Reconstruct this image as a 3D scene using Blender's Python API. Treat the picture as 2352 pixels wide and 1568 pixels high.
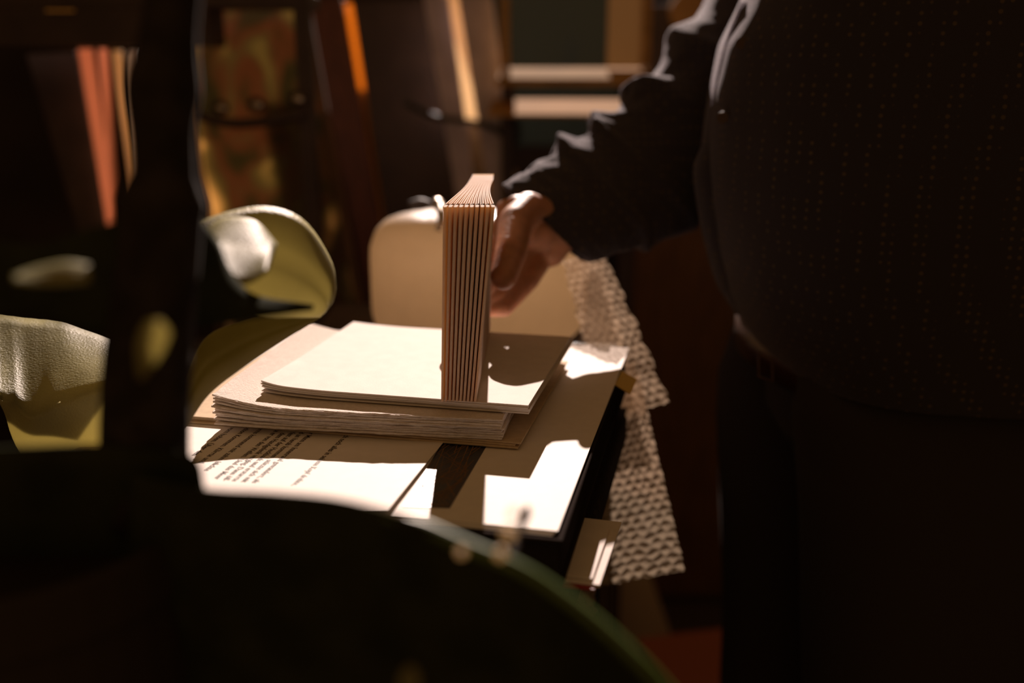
import bpy, bmesh, math, random
from mathutils import Vector, Matrix, noise
from math import radians as R, sin, cos, pi, tan
random.seed(7)
scene = bpy.context.scene
for o in list(bpy.data.objects): bpy.data.objects.remove(o)
C = scene.collection

# ------------------------------------------------------------------ camera, sun, ambient, exposure
PITCH = R(15.5); F = 35/36*2352; CZ = 1.25
FZ = -.36          # floor height in layout units
MS = .78           # metres per layout unit (applied to every thing at the end, about the world origin)
cam = bpy.data.cameras.new('camera'); camo = bpy.data.objects.new('camera', cam); C.objects.link(camo)
camo.location = (0, 0, (CZ-FZ)*MS); camo.rotation_euler = (R(90)-PITCH, 0, 0)
cam.lens = 35; cam.sensor_width = 36; cam.clip_start = .02
cam.dof.use_dof = True; cam.dof.focus_distance = .87*MS; cam.dof.aperture_fstop = 2.6
scene.camera = camo
w = bpy.data.worlds.new('world'); scene.world = w; w.use_nodes = True
w.node_tree.nodes['Background'].inputs[0].default_value = (1.0, .52, .19, 1)
w.node_tree.nodes['Background'].inputs[1].default_value = .150
ELEV = R(25.0)
sl = bpy.data.lights.new('sun', 'SUN'); sl.energy = 10.8; sl.angle = R(.4); sl.color = (1, .79, .69)
so = bpy.data.objects.new('sun', sl); C.objects.link(so); so.rotation_euler = (-(pi/2-ELEV), 0, R(0))
so.location = (0, 3.4, 3.4)
vs = scene.view_settings; vs.view_transform = 'Standard'; vs.look = 'None'; vs.exposure = 0.0; vs.gamma = 1

def at(x, y, Y):
    a = (x-1176)/F; b = (y-784)/F
    d = Vector((a, cos(PITCH)-b*sin(PITCH), -sin(PITCH)-b*cos(PITCH)))
    return Vector((0, 0, CZ)) + d*(Y/d.y)
def atz(x, y, z):
    a = (x-1176)/F; b = (y-784)/F
    d = Vector((a, cos(PITCH)-b*sin(PITCH), -sin(PITCH)-b*cos(PITCH)))
    return Vector((0, 0, CZ)) + d*((z-CZ)/d.z)

# ------------------------------------------------------------------ materials
def mat(name, col, rough=.7, metal=0, trans=0, tcol=None, spec=.5, noise_amt=0, noise_scale=40, col2=None,
        bump=0, bump_scale=200, sss=0, sssr=(.012, .003, .001), stretch=None, coat=0):
    m = bpy.data.materials.new(name); m.use_nodes = True; nt = m.node_tree; N = nt.nodes; L = nt.links
    b = N['Principled BSDF']; out = N['Material Output']
    b.inputs['Base Color'].default_value = (*col, 1); b.inputs['Roughness'].default_value = rough
    b.inputs['Metallic'].default_value = metal; b.inputs['Specular IOR Level'].default_value = spec
    b.inputs['Coat Weight'].default_value = coat
    if sss:
        b.inputs['Subsurface Weight'].default_value = sss; b.inputs['Subsurface Radius'].default_value = sssr
        b.inputs['Subsurface Scale'].default_value = 1
    tc = N.new('ShaderNodeTexCoord'); src = tc.outputs['Object']
    if stretch:
        mp = N.new('ShaderNodeMapping'); mp.inputs['Scale'].default_value = stretch; L.new(src, mp.inputs[0]); src = mp.outputs[0]
    if noise_amt:
        n = N.new('ShaderNodeTexNoise'); n.inputs['Scale'].default_value = noise_scale; n.inputs['Detail'].default_value = 4
        L.new(src, n.inputs['Vector'])
        mx = N.new('ShaderNodeMix'); mx.data_type = 'RGBA'
        c2 = col2 or tuple(c*(1-noise_amt) for c in col)
        mx.inputs[6].default_value = (*col, 1); mx.inputs[7].default_value = (*c2, 1)
        cr = N.new('ShaderNodeValToRGB'); cr.color_ramp.elements[0].position = .38; cr.color_ramp.elements[1].position = .62
        L.new(n.outputs[0], cr.inputs[0]); L.new(cr.outputs[0], mx.inputs[0]); L.new(mx.outputs[2], b.inputs['Base Color'])
    if bump:
        n2 = N.new('ShaderNodeTexNoise'); n2.inputs['Scale'].default_value = bump_scale; L.new(src, n2.inputs['Vector'])
        bp = N.new('ShaderNodeBump'); bp.inputs['Strength'].default_value = bump; bp.inputs['Distance'].default_value = .001
        L.new(n2.outputs[0], bp.inputs['Height']); L.new(bp.outputs[0], b.inputs['Normal'])
    if trans:
        t = N.new('ShaderNodeBsdfTranslucent'); t.inputs[0].default_value = (*(tcol or col), 1)
        ms = N.new('ShaderNodeMixShader'); ms.inputs[0].default_value = trans
        L.new(b.outputs[0], ms.inputs[1]); L.new(t.outputs[0], ms.inputs[2]); L.new(ms.outputs[0], out.inputs[0])
    return m
paper = mat('paper', (.86, .78, .72), .8, spec=.2, trans=.10, tcol=(.9, .6, .3), noise_amt=.05, noise_scale=60, bump=.15, bump_scale=900)
paper_thin = mat('folded_paper', (.92, .85, .74), .8, spec=.2, trans=.5, tcol=(.95, .62, .28), bump=.1, bump_scale=700)
deckle = mat('rag_paper', (.88, .79, .71), .9, spec=.1, trans=.10, tcol=(.9, .55, .25), noise_amt=.10, noise_scale=300, bump=.5, bump_scale=700)
board = mat('grey_board', (.62, .47, .30), .85, spec=.2, noise_amt=.12, noise_scale=120)
sheet_m = mat('page_paper', (.86, .79, .73), .7, spec=.3, noise_amt=.03, noise_scale=90)
ink = mat('printed_ink', (.07, .045, .025), .6)
inkdark = mat('strip_ink', (.022, .022, .024), .42, spec=.7)
goldline = mat('gold_print', (.34, .18, .06), .7, spec=.1)
blackc = mat('black_cloth_cover', (.030, .024, .022), 1, spec=0, bump=.2)
tablem = mat('black_stained_wood', (.045, .036, .032), .9, spec=.03, noise_amt=.4, noise_scale=8, stretch=(1, 14, 1))
redcov = mat('red_cover', (.30, .02, .01), .5)
yellow = mat('yellow_paper', (.80, .58, .16), .7, trans=.2, tcol=(.9, .6, .1))
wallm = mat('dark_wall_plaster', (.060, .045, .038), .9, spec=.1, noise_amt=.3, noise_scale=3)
floorm = mat('dark_floor_boards', (.07, .045, .035), .6, noise_amt=.4, noise_scale=5, stretch=(1, 12, 1))
winwood = mat('window_wood', (.06, .035, .02), .5, noise_amt=.3, noise_scale=10)
redwood = mat('red_brown_wood', (.15, .045, .025), .5, noise_amt=.4, noise_scale=12, stretch=(10, 10, 1))
brownwood = mat('brown_wood', (.16, .07, .022), .5, noise_amt=.4, noise_scale=12, stretch=(10, 10, 1))
oak = mat('golden_oak', (.48, .28, .11), .9, spec=.04, noise_amt=.3, noise_scale=10, stretch=(1, 10, 10))
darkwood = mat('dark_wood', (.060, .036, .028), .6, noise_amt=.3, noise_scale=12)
greypaint = mat('grey_painted_stretcher', (.60, .50, .52), .6, noise_amt=.2, noise_scale=15)
cream = mat('cream_card', (.78, .66, .46), .8, trans=.4, tcol=(.9, .65, .35))
peach = mat('peach_folder', (.80, .50, .38), .7, trans=.42, tcol=(.85, .47, .31), noise_amt=.15, noise_scale=8)
orangem = mat('orange_light_strip', (.85, .48, .10), .7, trans=.5, tcol=(1, .52, .10))
brass = mat('brass', (.75, .48, .18), .25, metal=1)
chrome = mat('worn_metal', (.65, .55, .45), .3, metal=1)
cable = mat('black_rubber', (.012, .016, .012), .4)
potm = mat('black_matt_pot', (.045, .036, .03), .9, spec=.05)
soilm = mat('dark_potting_soil', (.03, .022, .016), 1, spec=0, bump=.6)
bark = mat('dark_bark', (.045, .036, .032), .9, spec=.1, noise_amt=.4, noise_scale=60, bump=.5, bump_scale=90)
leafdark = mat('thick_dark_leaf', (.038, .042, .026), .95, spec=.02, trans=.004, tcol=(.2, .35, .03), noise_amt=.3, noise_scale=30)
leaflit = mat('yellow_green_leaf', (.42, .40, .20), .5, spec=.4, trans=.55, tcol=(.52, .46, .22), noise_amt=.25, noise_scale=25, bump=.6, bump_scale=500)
pack = mat('kraft_padded_wrap', (.76, .66, .54), .34, spec=.6, trans=.55, tcol=(.90, .72, .50), noise_amt=.15, noise_scale=30, bump=.3, bump_scale=120)
skin = mat('skin', (.50, .24, .14), .5, spec=.35, sss=.35, sssr=(.016, .004, .0015), noise_amt=.18, noise_scale=70, bump=.35, bump_scale=260)
nailm = mat('nail', (.55, .33, .24), .3)
trousm = mat('dark_trousers_cloth', (.040, .033, .034), .9, spec=.1, bump=.3, bump_scale=600)
beltm = mat('brown_leather', (.05, .02, .01), .35, spec=.5)
hairm = mat('grey_hair', (.12, .10, .09), .7)
shoem = mat('black_leather', (.01, .01, .01), .35)
terr = mat('terracotta_box', (.38, .11, .05), .7)
cord_m = mat('cord', (.4, .3, .2), .8)

def shirt_mat():
    m = mat('dark_blue_dotted_shirt', (.036, .031, .036), .9, spec=.15, bump=.5, bump_scale=900)
    nt = m.node_tree; N = nt.nodes; L = nt.links; b = N['Principled BSDF']
    tc = N.new('ShaderNodeTexCoord')
    v = N.new('ShaderNodeTexVoronoi'); v.inputs['Scale'].default_value = 105; v.inputs['Randomness'].default_value = .15
    L.new(tc.outputs['Object'], v.inputs['Vector'])
    cr = N.new('ShaderNodeValToRGB'); cr.color_ramp.elements[0].position = .17; cr.color_ramp.elements[0].color = (.095, .068, .042, 1)
    cr.color_ramp.elements[1].position = .27; cr.color_ramp.elements[1].color = (.036, .031, .036, 1)
    L.new(v.outputs['Distance'], cr.inputs[0]); L.new(cr.outputs[0], b.inputs['Base Color'])
    b.inputs['Sheen Weight'].default_value = .22; b.inputs['Sheen Tint'].default_value = (.8, .7, .8, 1)
    return m
shirtm = shirt_mat()
trousm.node_tree.nodes['Principled BSDF'].inputs['Sheen Weight'].default_value = .02

leafshaded = mat('shaded_leaf', (.16, .13, .05), .6, spec=.2, trans=.35, tcol=(.24, .19, .05), noise_amt=.25, noise_scale=25)  # duller leaf colour that stands in for shade
def glass_mat(name, tint, gloss=.08):
    m = bpy.data.materials.new(name); m.use_nodes = True; nt = m.node_tree; N = nt.nodes; L = nt.links
    N.remove(N['Principled BSDF']); t = N.new('ShaderNodeBsdfTransparent'); t.inputs[0].default_value = (*tint, 1)
    g = N.new('ShaderNodeBsdfGlossy'); g.inputs['Roughness'].default_value = .05
    ms = N.new('ShaderNodeMixShader'); ms.inputs[0].default_value = gloss
    L.new(t.outputs[0], ms.inputs[1]); L.new(g.outputs[0], ms.inputs[2]); L.new(ms.outputs[0], N['Material Output'].inputs[0])
    return m
clear = glass_mat('clear_glass', (.97, .97, .97), .03)
teal = glass_mat('tinted_glass', (.90, .93, .94), .04)

def plastic_mat():
    m = bpy.data.materials.new('bubble_plastic'); m.use_nodes = True; nt = m.node_tree; N = nt.nodes; L = nt.links
    b = N['Principled BSDF']; b.inputs['Base Color'].default_value = (.62, .50, .38, 1); b.inputs['Roughness'].default_value = .22
    b.inputs['Specular IOR Level'].default_value = .9
    t = N.new('ShaderNodeBsdfTranslucent'); t.inputs[0].default_value = (.52, .39, .27, 1)
    tp = N.new('ShaderNodeBsdfTransparent'); tp.inputs[0].default_value = (.9, .85, .8, 1)
    m1 = N.new('ShaderNodeMixShader'); m1.inputs[0].default_value = .40
    m2 = N.new('ShaderNodeMixShader'); m2.inputs[0].default_value = .45
    L.new(b.outputs[0], m1.inputs[1]); L.new(t.outputs[0], m1.inputs[2]); L.new(m1.outputs[0], m2.inputs[1]); L.new(tp.outputs[0], m2.inputs[2])
    L.new(m2.outputs[0], N['Material Output'].inputs[0]); return m
bubble = plastic_mat()

def painting_mat():
    m = mat('abstract_painted_canvas', (.3, .2, .1), .35, spec=.6, trans=.65, tcol=(.5, .4, .2))
    nt = m.node_tree; N = nt.nodes; L = nt.links; b = N['Principled BSDF']
    tr = [n for n in N if n.type == 'BSDF_TRANSLUCENT'][0]
    tc = N.new('ShaderNodeTexCoord'); n = N.new('ShaderNodeTexNoise'); n.inputs['Scale'].default_value = 9; n.inputs['Detail'].default_value = 2
    n.inputs['Distortion'].default_value = .8
    mp = N.new('ShaderNodeMapping'); mp.inputs['Scale'].default_value = (1.1, 1, .7); mp.inputs['Location'].default_value = (3.1, 0, 1.4)
    L.new(tc.outputs['Object'], mp.inputs[0]); L.new(mp.outputs[0], n.inputs['Vector'])
    cr = N.new('ShaderNodeValToRGB'); cr.color_ramp.interpolation = 'B_SPLINE'; e = cr.color_ramp.elements
    e[0].position = .30; e[0].color = (.07, .06, .03, 1); e[1].position = .72; e[1].color = (.90, .66, .34, 1)
    for p, c in ((.42, (.12, .11, .05, 1)), (.48, (.26, .11, .06, 1)), (.53, (.17, .14, .07, 1)), (.60, (.27, .22, .09, 1)), (.65, (.72, .50, .24, 1))):
        x = e.new(p); x.color = c
    L.new(n.outputs[0], cr.inputs[0]); L.new(cr.outputs[0], b.inputs['Base Color']); L.new(cr.outputs[0], tr.inputs[0])
    return m
painting = painting_mat()

# ------------------------------------------------------------------ helpers
def tag(o, label=None, cat=None, group=None, kind=None):
    if label: o['label'] = label
    if cat: o['category'] = cat
    if group: o['group'] = group
    if kind: o['kind'] = kind
    return o
def empty(name, loc, rz=0, **k):
    o = bpy.data.objects.new(name, None); C.objects.link(o); o.location = loc; o.rotation_euler = (0, 0, rz); o.empty_display_size = .05
    return tag(o, **k)
def mk(name, verts, faces, m, parent=None, smooth=False, loc=None, world=True, **k):
    """mesh from world coordinates; origin set to loc or the bottom centre"""
    me = bpy.data.meshes.new(name)
    verts = [Vector(v) for v in verts]
    base = Vector((0, 0, 0))
    if parent is not None:
        inv = wmat(parent).inverted()
        if world: verts = [inv @ v for v in verts]
    elif loc is None:
        base = Vector((sum(v.x for v in verts)/len(verts), sum(v.y for v in verts)/len(verts), min(v.z for v in verts)))
        verts = [v-base for v in verts]
    me.from_pydata([tuple(v) for v in verts], [], faces); me.update()
    bm = bmesh.new(); bm.from_mesh(me); bmesh.ops.recalc_face_normals(bm, faces=bm.faces); bm.to_mesh(me); bm.free()
    me.materials.append(m)
    if smooth:
        for p in me.polygons: p.use_smooth = True
    o = bpy.data.objects.new(name, me); C.objects.link(o)
    if parent is not None: o.parent = parent
    else: o.location = loc if loc is not None else base
    return tag(o, **k)
def wmat(o):
    m = Matrix.Translation(o.location) @ Matrix.Rotation(o.rotation_euler.z, 4, 'Z')
    return (wmat(o.parent) @ m) if o.parent else m
class MB:
    def __init__(s): s.v = []; s.f = []
    def add(s, v, f):
        n = len(s.v); s.v += [Vector(q) for q in v]; s.f += [[n+i for i in q] for q in f]; return s
    def box(s, a, b, M=None, bev=0):
        x0, y0, z0 = a; x1, y1, z1 = b
        v = [Vector(q) for q in ((x0, y0, z0), (x1, y0, z0), (x1, y1, z0), (x0, y1, z0), (x0, y0, z1), (x1, y0, z1), (x1, y1, z1), (x0, y1, z1))]
        if M: v = [M @ q for q in v]
        return s.add(v, [(0, 3, 2, 1), (4, 5, 6, 7), (0, 1, 5, 4), (1, 2, 6, 5), (2, 3, 7, 6), (3, 0, 4, 7)])
    def prism(s, quad, d):
        """a polygon given a depth vector: a board with real thickness"""
        n = len(quad); d = Vector(d); v = list(quad)+[q+d for q in quad]
        f = [list(range(n))[::-1], list(range(n, 2*n))]+[[i, (i+1) % n, n+(i+1) % n, n+i] for i in range(n)]
        return s.add(v, f)
    def tube(s, pts, rad, seg=12, ry=None, cap=True):
        pts = [Vector(p) for p in pts]; n = len(pts); rings = []
        if not hasattr(rad, '__len__'): rad = [rad]*n
        prev = None
        for i, p in enumerate(pts):
            t = (pts[min(i+1, n-1)]-pts[max(i-1, 0)]).normalized()
            if prev is None:
                u = t.cross(Vector((0, 0, 1)));  u = u if u.length > .05 else t.cross(Vector((1, 0, 0)))
            else: u = prev-t*prev.dot(t)
            u.normalize(); prev = u; w_ = t.cross(u)
            rings.append([p+(u*cos(2*pi*k/seg)+w_*sin(2*pi*k/seg))*rad[i] for k in range(seg)])
        v = [q for r in rings for q in r]
        f = [[i*seg+k, i*seg+(k+1) % seg, (i+1)*seg+(k+1) % seg, (i+1)*seg+k] for i in range(n-1) for k in range(seg)]
        if cap: f += [list(range(seg))[::-1], list(range((n-1)*seg, n*seg))]
        return s.add(v, f)
    def ball(s, c, r, seg=14, rings=9, sc=(1, 1, 1)):
        c = Vector(c); v = [c+Vector((0, 0, r*sc[2]))]; f = []
        for i in range(1, rings):
            a = pi*i/rings
            for k in range(seg):
                b = 2*pi*k/seg; v.append(c+Vector((r*sin(a)*cos(b)*sc[0], r*sin(a)*sin(b)*sc[1], r*cos(a)*sc[2])))
        v.append(c-Vector((0, 0, r*sc[2])))
        for k in range(seg): f.append([0, 1+k, 1+(k+1) % seg])
        for i in range(rings-2):
            for k in range(seg): f.append([1+i*seg+k, 1+(i+1)*seg+k, 1+(i+1)*seg+(k+1) % seg, 1+i*seg+(k+1) % seg])
        L = 1+(rings-2)*seg
        for k in range(seg): f.append([len(v)-1, L+(k+1) % seg, L+k])
        return s.add(v, f)
    def loft(s, rings, cap=True):
        seg = len(rings[0]); n = len(rings)
        f = [[i*seg+k, i*seg+(k+1) % seg, (i+1)*seg+(k+1) % seg, (i+1)*seg+k] for i in range(n-1) for k in range(seg)]
        if cap: f += [list(range(seg))[::-1], list(range((n-1)*seg, n*seg))]
        return s.add([q for r in rings for q in r], f)
    def build(s, name, m, parent=None, smooth=False, world=True, **k): return mk(name, s.v, s.f, m, parent, smooth, world=world, **k)
def bevel(o, wd=.002, seg=2):
    b = o.modifiers.new('bevel', 'BEVEL'); b.width = wd; b.segments = seg; b.limit_method = 'ANGLE'; return o
def subd(o, n=1):
    b = o.modifiers.new('subd', 'SUBSURF'); b.levels = n; b.render_levels = n; return o
def catmull(pts, n):
    pts = [Vector(p) for p in pts]; P = [pts[0]*2-pts[1]]+pts+[pts[-1]*2-pts[-2]]; out = []; segs = len(pts)-1
    for j in range(n+1):
        t = j/n*segs; i = min(int(t), segs-1); u = t-i; a, b, c, d = P[i:i+4]
        out.append(.5*((2*b)+(c-a)*u+(2*a-5*b+4*c-d)*u*u+(3*b-a-3*c+d)*u**3))
    return out
def bake(o):
    """apply the modifiers of o into its mesh"""
    dg = bpy.context.evaluated_depsgraph_get(); me = bpy.data.meshes.new_from_object(o.evaluated_get(dg)); o.modifiers.clear(); o.data = me; return o
def lerp(a, b, t): return a+(b-a)*t

# ------------------------------------------------------------------ the room
SILL = 1.468; WY = 3.30; WT = 2.80
MB().box((-3, -1.5, FZ-.05), (3, WY+.1, FZ)).build('floor', floorm, kind='structure')
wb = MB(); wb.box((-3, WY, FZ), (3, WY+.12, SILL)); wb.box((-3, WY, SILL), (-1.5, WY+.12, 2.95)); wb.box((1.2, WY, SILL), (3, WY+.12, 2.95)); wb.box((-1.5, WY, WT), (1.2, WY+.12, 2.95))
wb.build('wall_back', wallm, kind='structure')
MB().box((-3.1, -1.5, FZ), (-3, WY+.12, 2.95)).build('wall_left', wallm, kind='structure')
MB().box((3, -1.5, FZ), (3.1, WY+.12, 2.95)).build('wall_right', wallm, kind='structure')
we = empty('window_1', (0, WY+.05, SILL), kind='structure')
wf = MB(); wf.box((-1.5, WY+.03, SILL), (-1.45, WY+.1, WT)); wf.box((1.15, WY+.03, SILL), (1.2, WY+.1, WT))
wf.box((-1.45, WY+.03, WT-.05), (1.15, WY+.1, WT)); wf.box((-1.45, WY+.03, SILL), (1.15, WY+.1, SILL+.012)); wf.box((.50, WY+.03, SILL+.012), (.54, WY+.1, WT-.05))
wf.build('window_frame', winwood, we)
MB().box((-1.45, WY+.06, SILL+.012), (.50, WY+.064, WT-.05)).build('pane', clear, we)
MB().box((.54, WY+.06, SILL+.012), (1.15, WY+.064, WT-.05)).build('pane', clear, we)

# ------------------------------------------------------------------ black table and the pile on it
TH = R(-12.4); ux = Vector((cos(TH), sin(TH), 0)); uy = Vector((-sin(TH), cos(TH), 0))
ZT = .858
def loc_M(o): return Matrix.Translation(o) @ Matrix.Rotation(TH, 4, 'Z')
tc_ = atz(1443, 948, ZT)                      # back right corner of the table top
te = empty('work_table', (tc_.x-.27, tc_.y-.2, FZ), TH, label='black stained work table carrying the pile of papers', cat='table')
M = loc_M(Vector((tc_.x, tc_.y, 0)))
tb = MB()
r = .012; prof = [(-.56, -.56), (-r, -.56), (0, -.56+r), (0, -r), (-r*.3, -r*.3), (-r, 0), (-.56, 0)]
tb.prism([M @ Vector((x, y, ZT-.03)) for x, y in prof], (0, 0, .03))
bevel(tb.build('tabletop', tablem, te), .003)
MB().box((-.54, -.53, ZT-.13), (-.03, -.03, ZT-.03), M).build('apron', tablem, te)
for x, y in ((-.07, -.07), (-.07, -.53), (-.54, -.07), (-.54, -.53)):
    MB().box((x, y, FZ), (x+.045, y+.045, ZT-.13), M).build('leg', tablem, te)

def on_pile(name, m, x0, y0, x1, y1, z0, z1, rot=0, parent=None, bev=.0008, **k):
    """box in the pile's frame, x to the right along the pile's front, y to the back; origin at the page's back right corner"""
    o_ = atz(1445, 797, .935); M2 = loc_M(Vector((o_.x, o_.y, 0))) @ Matrix.Rotation(rot, 4, 'Z')
    b = MB().box((x0, y0, z0), (x1, y1, z1), M2).build(name, m, parent, **k); bevel(b, bev, 1); return b
O = atz(1445, 797, .935); MP = loc_M(Vector((O.x, O.y, 0)))
eb = empty('hardback_book', MP @ Vector((-.17, -.25, ZT)), TH, label='thick dark hardback book at the very bottom of the pile', cat='book')
on_pile('cover', blackc, -.43, -.49, .000, -.004, ZT, ZT+.004, parent=eb); on_pile('page_block', board, -.425, -.48, -.012, -.012, ZT+.004, ZT+.024, parent=eb)
on_pile('cover', blackc, -.43, -.49, -.001, -.004, ZT+.024, ZT+.028, parent=eb)
# loose white sheets and red leaflet peeping out on the right
for j, (zz, rr, xr, c, nm, lb, ct) in enumerate(((ZT+.0285, R(-2.2), .030, redcov, 'red_leaflet', 'red leaflet peeping out beneath the white sheets at the right', 'leaflet'),
      (ZT+.0302, R(-2.2), .033, paper, 'loose_paper', 'lower of two white sheets peeping out right of the pile', 'paper'),
      (ZT+.0322, R(-1.6), .027, paper, 'loose_paper', 'upper of two white sheets peeping out right of the pile', 'paper'))):
    Mx = MP @ Matrix.Translation((0, -.48, 0)) @ Matrix.Rotation(rr, 4, 'Z')
    g = MB().box((-.3, .005+.004*j, zz), (xr-.004, .055 if j == 0 else .135-.02*j, zz+.0014), Mx).build(nm, c, label=lb, cat=ct)
ZP = ZT+.034
ep = empty('portfolio_case', MP @ Vector((-.17, -.25, ZP)), TH, label='black cloth portfolio case under the large printed sheets', cat='portfolio')
on_pile('lower_cover', blackc, -.435, -.492, -.001, -.001, ZP, ZP+.004, R(.7), ep); on_pile('upper_cover', blackc, -.435, -.492, -.001, -.001, .928, .9315, R(.7), ep)
on_pile('spine_band', blackc, -.43, -.489, -.004, -.004, ZP+.004, .928, R(.7), ep)
# yellow slip
p0 = [atz(1412, 884, .9322), atz(1428, 852, .9322), atz(1463, 872, .9322), atz(1447, 906, .9322)]
MB().prism(p0, (0, 0, .0006)).build('sticky_note', yellow, label='small yellow paper slip poking out at the right edge', cat='note')

# large sheets
def sheet(name, m, x0, y0, x1, y1, z, th=.0006, lift=None, nx=24, ny=24, **k):
    v = []; f = []
    for s in (0, 1):
        for j in range(ny+1):
            for i in range(nx+1):
                u = i/nx; q = j/ny; zz = z+(lift(u, q) if lift else 0)
                v.append(MP @ Vector((lerp(x0, x1, u), lerp(y0, y1, q), zz+s*th)))
    n = (nx+1)*(ny+1); W = nx+1
    for j in range(ny):
        for i in range(nx):
            a = j*W+i; f.append([a, a+W, a+W+1, a+1]); f.append([n+a, n+a+1, n+a+W+1, n+a+W])
    for i in range(nx): f.append([i, i+1, n+i+1, n+i]); a = ny*W+i; f.append([a+1, a, n+a, n+a+1])
    for j in range(ny): a = j*W; f.append([a+W, a, n+a, n+a+W]); a = j*W+nx; f.append([a, a+W, n+a+W, n+a])
    return mk(name, v, f, m, smooth=False, **k)
for j in range(3):
    sheet('large_sheet', sheet_m, -.43, -.487+.002*j, -.0025*(2-j)*.6, 0-.002*(2-j), .9317+.0009*j, .0007,
          label=['lowest large blank white sheet lying on the portfolio', 'middle large white sheet sandwiched over the portfolio', 'top large white sheet printed with the dark hatched strip'][j],
          cat='paper', group='large printed sheets')
top_sheet = [o for o in bpy.data.objects if o.name.startswith('large_sheet')][-1]
top_sheet = sorted([o for o in bpy.data.objects if o.name.startswith('large_sheet')], key=lambda o: o.location.z)[-1]
ZS = .9343
def child_mesh(name, verts, faces, m, par, **k):
    me = bpy.data.meshes.new(name); me.from_pydata([tuple(Vector(v)-par.location) for v in verts], [], faces); me.materials.append(m)
    o = bpy.data.objects.new(name, me); C.objects.link(o); o.parent = par; return tag(o, **k)
# dark strip printed on the sheet
q = [atz(925, 1163, ZS), atz(1033, 1167, ZS), atz(1112, 1030, ZS), atz(1005, 1028, ZS)]
q[3] = q[3]+uy*.03; q[2] = q[2]+uy*.03
st = child_mesh('printed_strip', [p+Vector((0, 0, h)) for h in (.0001, .0003) for p in q], [(0, 1, 2, 3), (4, 5, 6, 7), (0, 1, 5, 4), (1, 2, 6, 5), (2, 3, 7, 6), (3, 0, 4, 7)], inkdark, top_sheet, label='black printed strip with fine golden hatching')
hv = []; hf = []
def hatch(a, b, wd=.00028):
    d = (b-a).normalized(); n = Vector((-d.y, d.x, 0))*wd; i = len(hv); hv.extend([a-n, b-n, b+n, a+n]); hf.append([i, i+1, i+2, i+3])
e0, e1 = q[1]-q[0], q[3]-q[0]
rg = random.Random(3)
for i in range(62):
    u0 = rg.uniform(-.05, .9); v0 = rg.uniform(0, .95); kind = rg.random()
    if kind < .55: u1, v1 = u0+rg.uniform(.25, .8), v0+rg.uniform(.12, .35)
    elif kind < .8: u1, v1 = u0+rg.uniform(-.12, .12), v0+rg.uniform(.2, .6)
    else: u1, v1 = u0+rg.uniform(.5, .9), v0-rg.uniform(.05, .3)
    cl = lambda t: max(.02, min(.98, t))
    hatch(q[0]+e0*cl(u0)+e1*cl(v0)+Vector((0, 0, .00045)), q[0]+e0*cl(u1)+e1*cl(v1)+Vector((0, 0, .00045)), rg.uniform(.00012, .0003))
hair = child_mesh('hatching', hv, hf, goldline, top_sheet)
# text leaf
xl = MP.inverted() @ atz(900, 1175, ZS); xr_ = (MP.inverted() @ atz(1005, 1035, ZS)).x*.5+xl.x*.5
leaf_t = sheet('text_page', sheet_m, -.427, -.484, xr_, -.01, ZS+.0005, .0005, lift=lambda u, q_: .0032*max(0, (u-.8)/.2)**2*max(0, 1-q_*2.2), nx=40, ny=20,
      label='white page printed with lines of German text', cat='page')
ZL = ZS+.0012
lines = [((669, 1114), 'Während sich noch alles in seinem Kopf drehte,'), ((577, 1108), 'vor ihm der Mann am Innenrand gewandert, als'), ((553, 1106), 'er ab und an herab kommen, stützte sich mit'),
         ((531, 1104), 'Hand fest auf der Heckbank und erstarrte'), ((509, 1103), 'dem Handgelenk verging. Dann öff-'), ((490, 1099), 'nete er von den Wellen. Und das Meer'),
         ((468, 1080), 'Sturms kommend mit zahm blickte'), ((455, 1062), 'schon Kommen. Klirrte und'), ((440, 1045), 'für zu vorn hoben. Über den')]
tv = []; tf = []
for (px, py), s in lines:
    cu = bpy.data.curves.new('t', 'FONT'); cu.body = s; cu.size = .0074; cu.align_x = 'RIGHT'; cu.space_character = 1.02; cu.resolution_u = 2; cu.offset = .00012
    to = bpy.data.objects.new('t', cu); C.objects.link(to)
    bpy.context.view_layer.update()
    me = bpy.data.meshes.new_from_object(to.evaluated_get(bpy.context.evaluated_depsgraph_get()))
    Mt = Matrix.Translation(atz(px, py, ZL)) @ Matrix.Rotation(TH-pi/2, 4, 'Z')
    n = len(tv); tv += [Mt @ v.co for v in me.vertices]; tf += [[n+i for i in p.vertices] for p in me.polygons]
    bpy.data.objects.remove(to); bpy.data.curves.remove(cu); bpy.data.meshes.remove(me)
child_mesh('printed_text', tv, tf, ink, leaf_t, label='lines of small dark German text')

ORD = ['topmost', 'second from the top', 'third from the top', 'fourth from the top', 'fifth from the top', 'sixth from the top', 'seventh from the top', 'eighth from the top', 'ninth from the top', 'tenth from the top', 'eleventh from the top', 'lowest']
# boards under the rag paper
cr = atz(1190, 1019, .9405); Mb = loc_M(Vector((cr.x, cr.y, 0)))
for j in range(3):
    sx = [.0, -.003, .002][j]; z0 = .9356+j*.0018
    b = MB().box((-.335, .001*j, z0), (sx, .255-.002*j, z0+.0017), Mb @ Matrix.Rotation(R([.4, -.3, 0][j]), 4, 'Z'))
    bevel(b.build('card_board', board, label=['lowest', 'middle', 'top'][j]+' tan card board of three under the rag-edged papers', cat='card', group='tan card boards'), .0004, 1)

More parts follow.
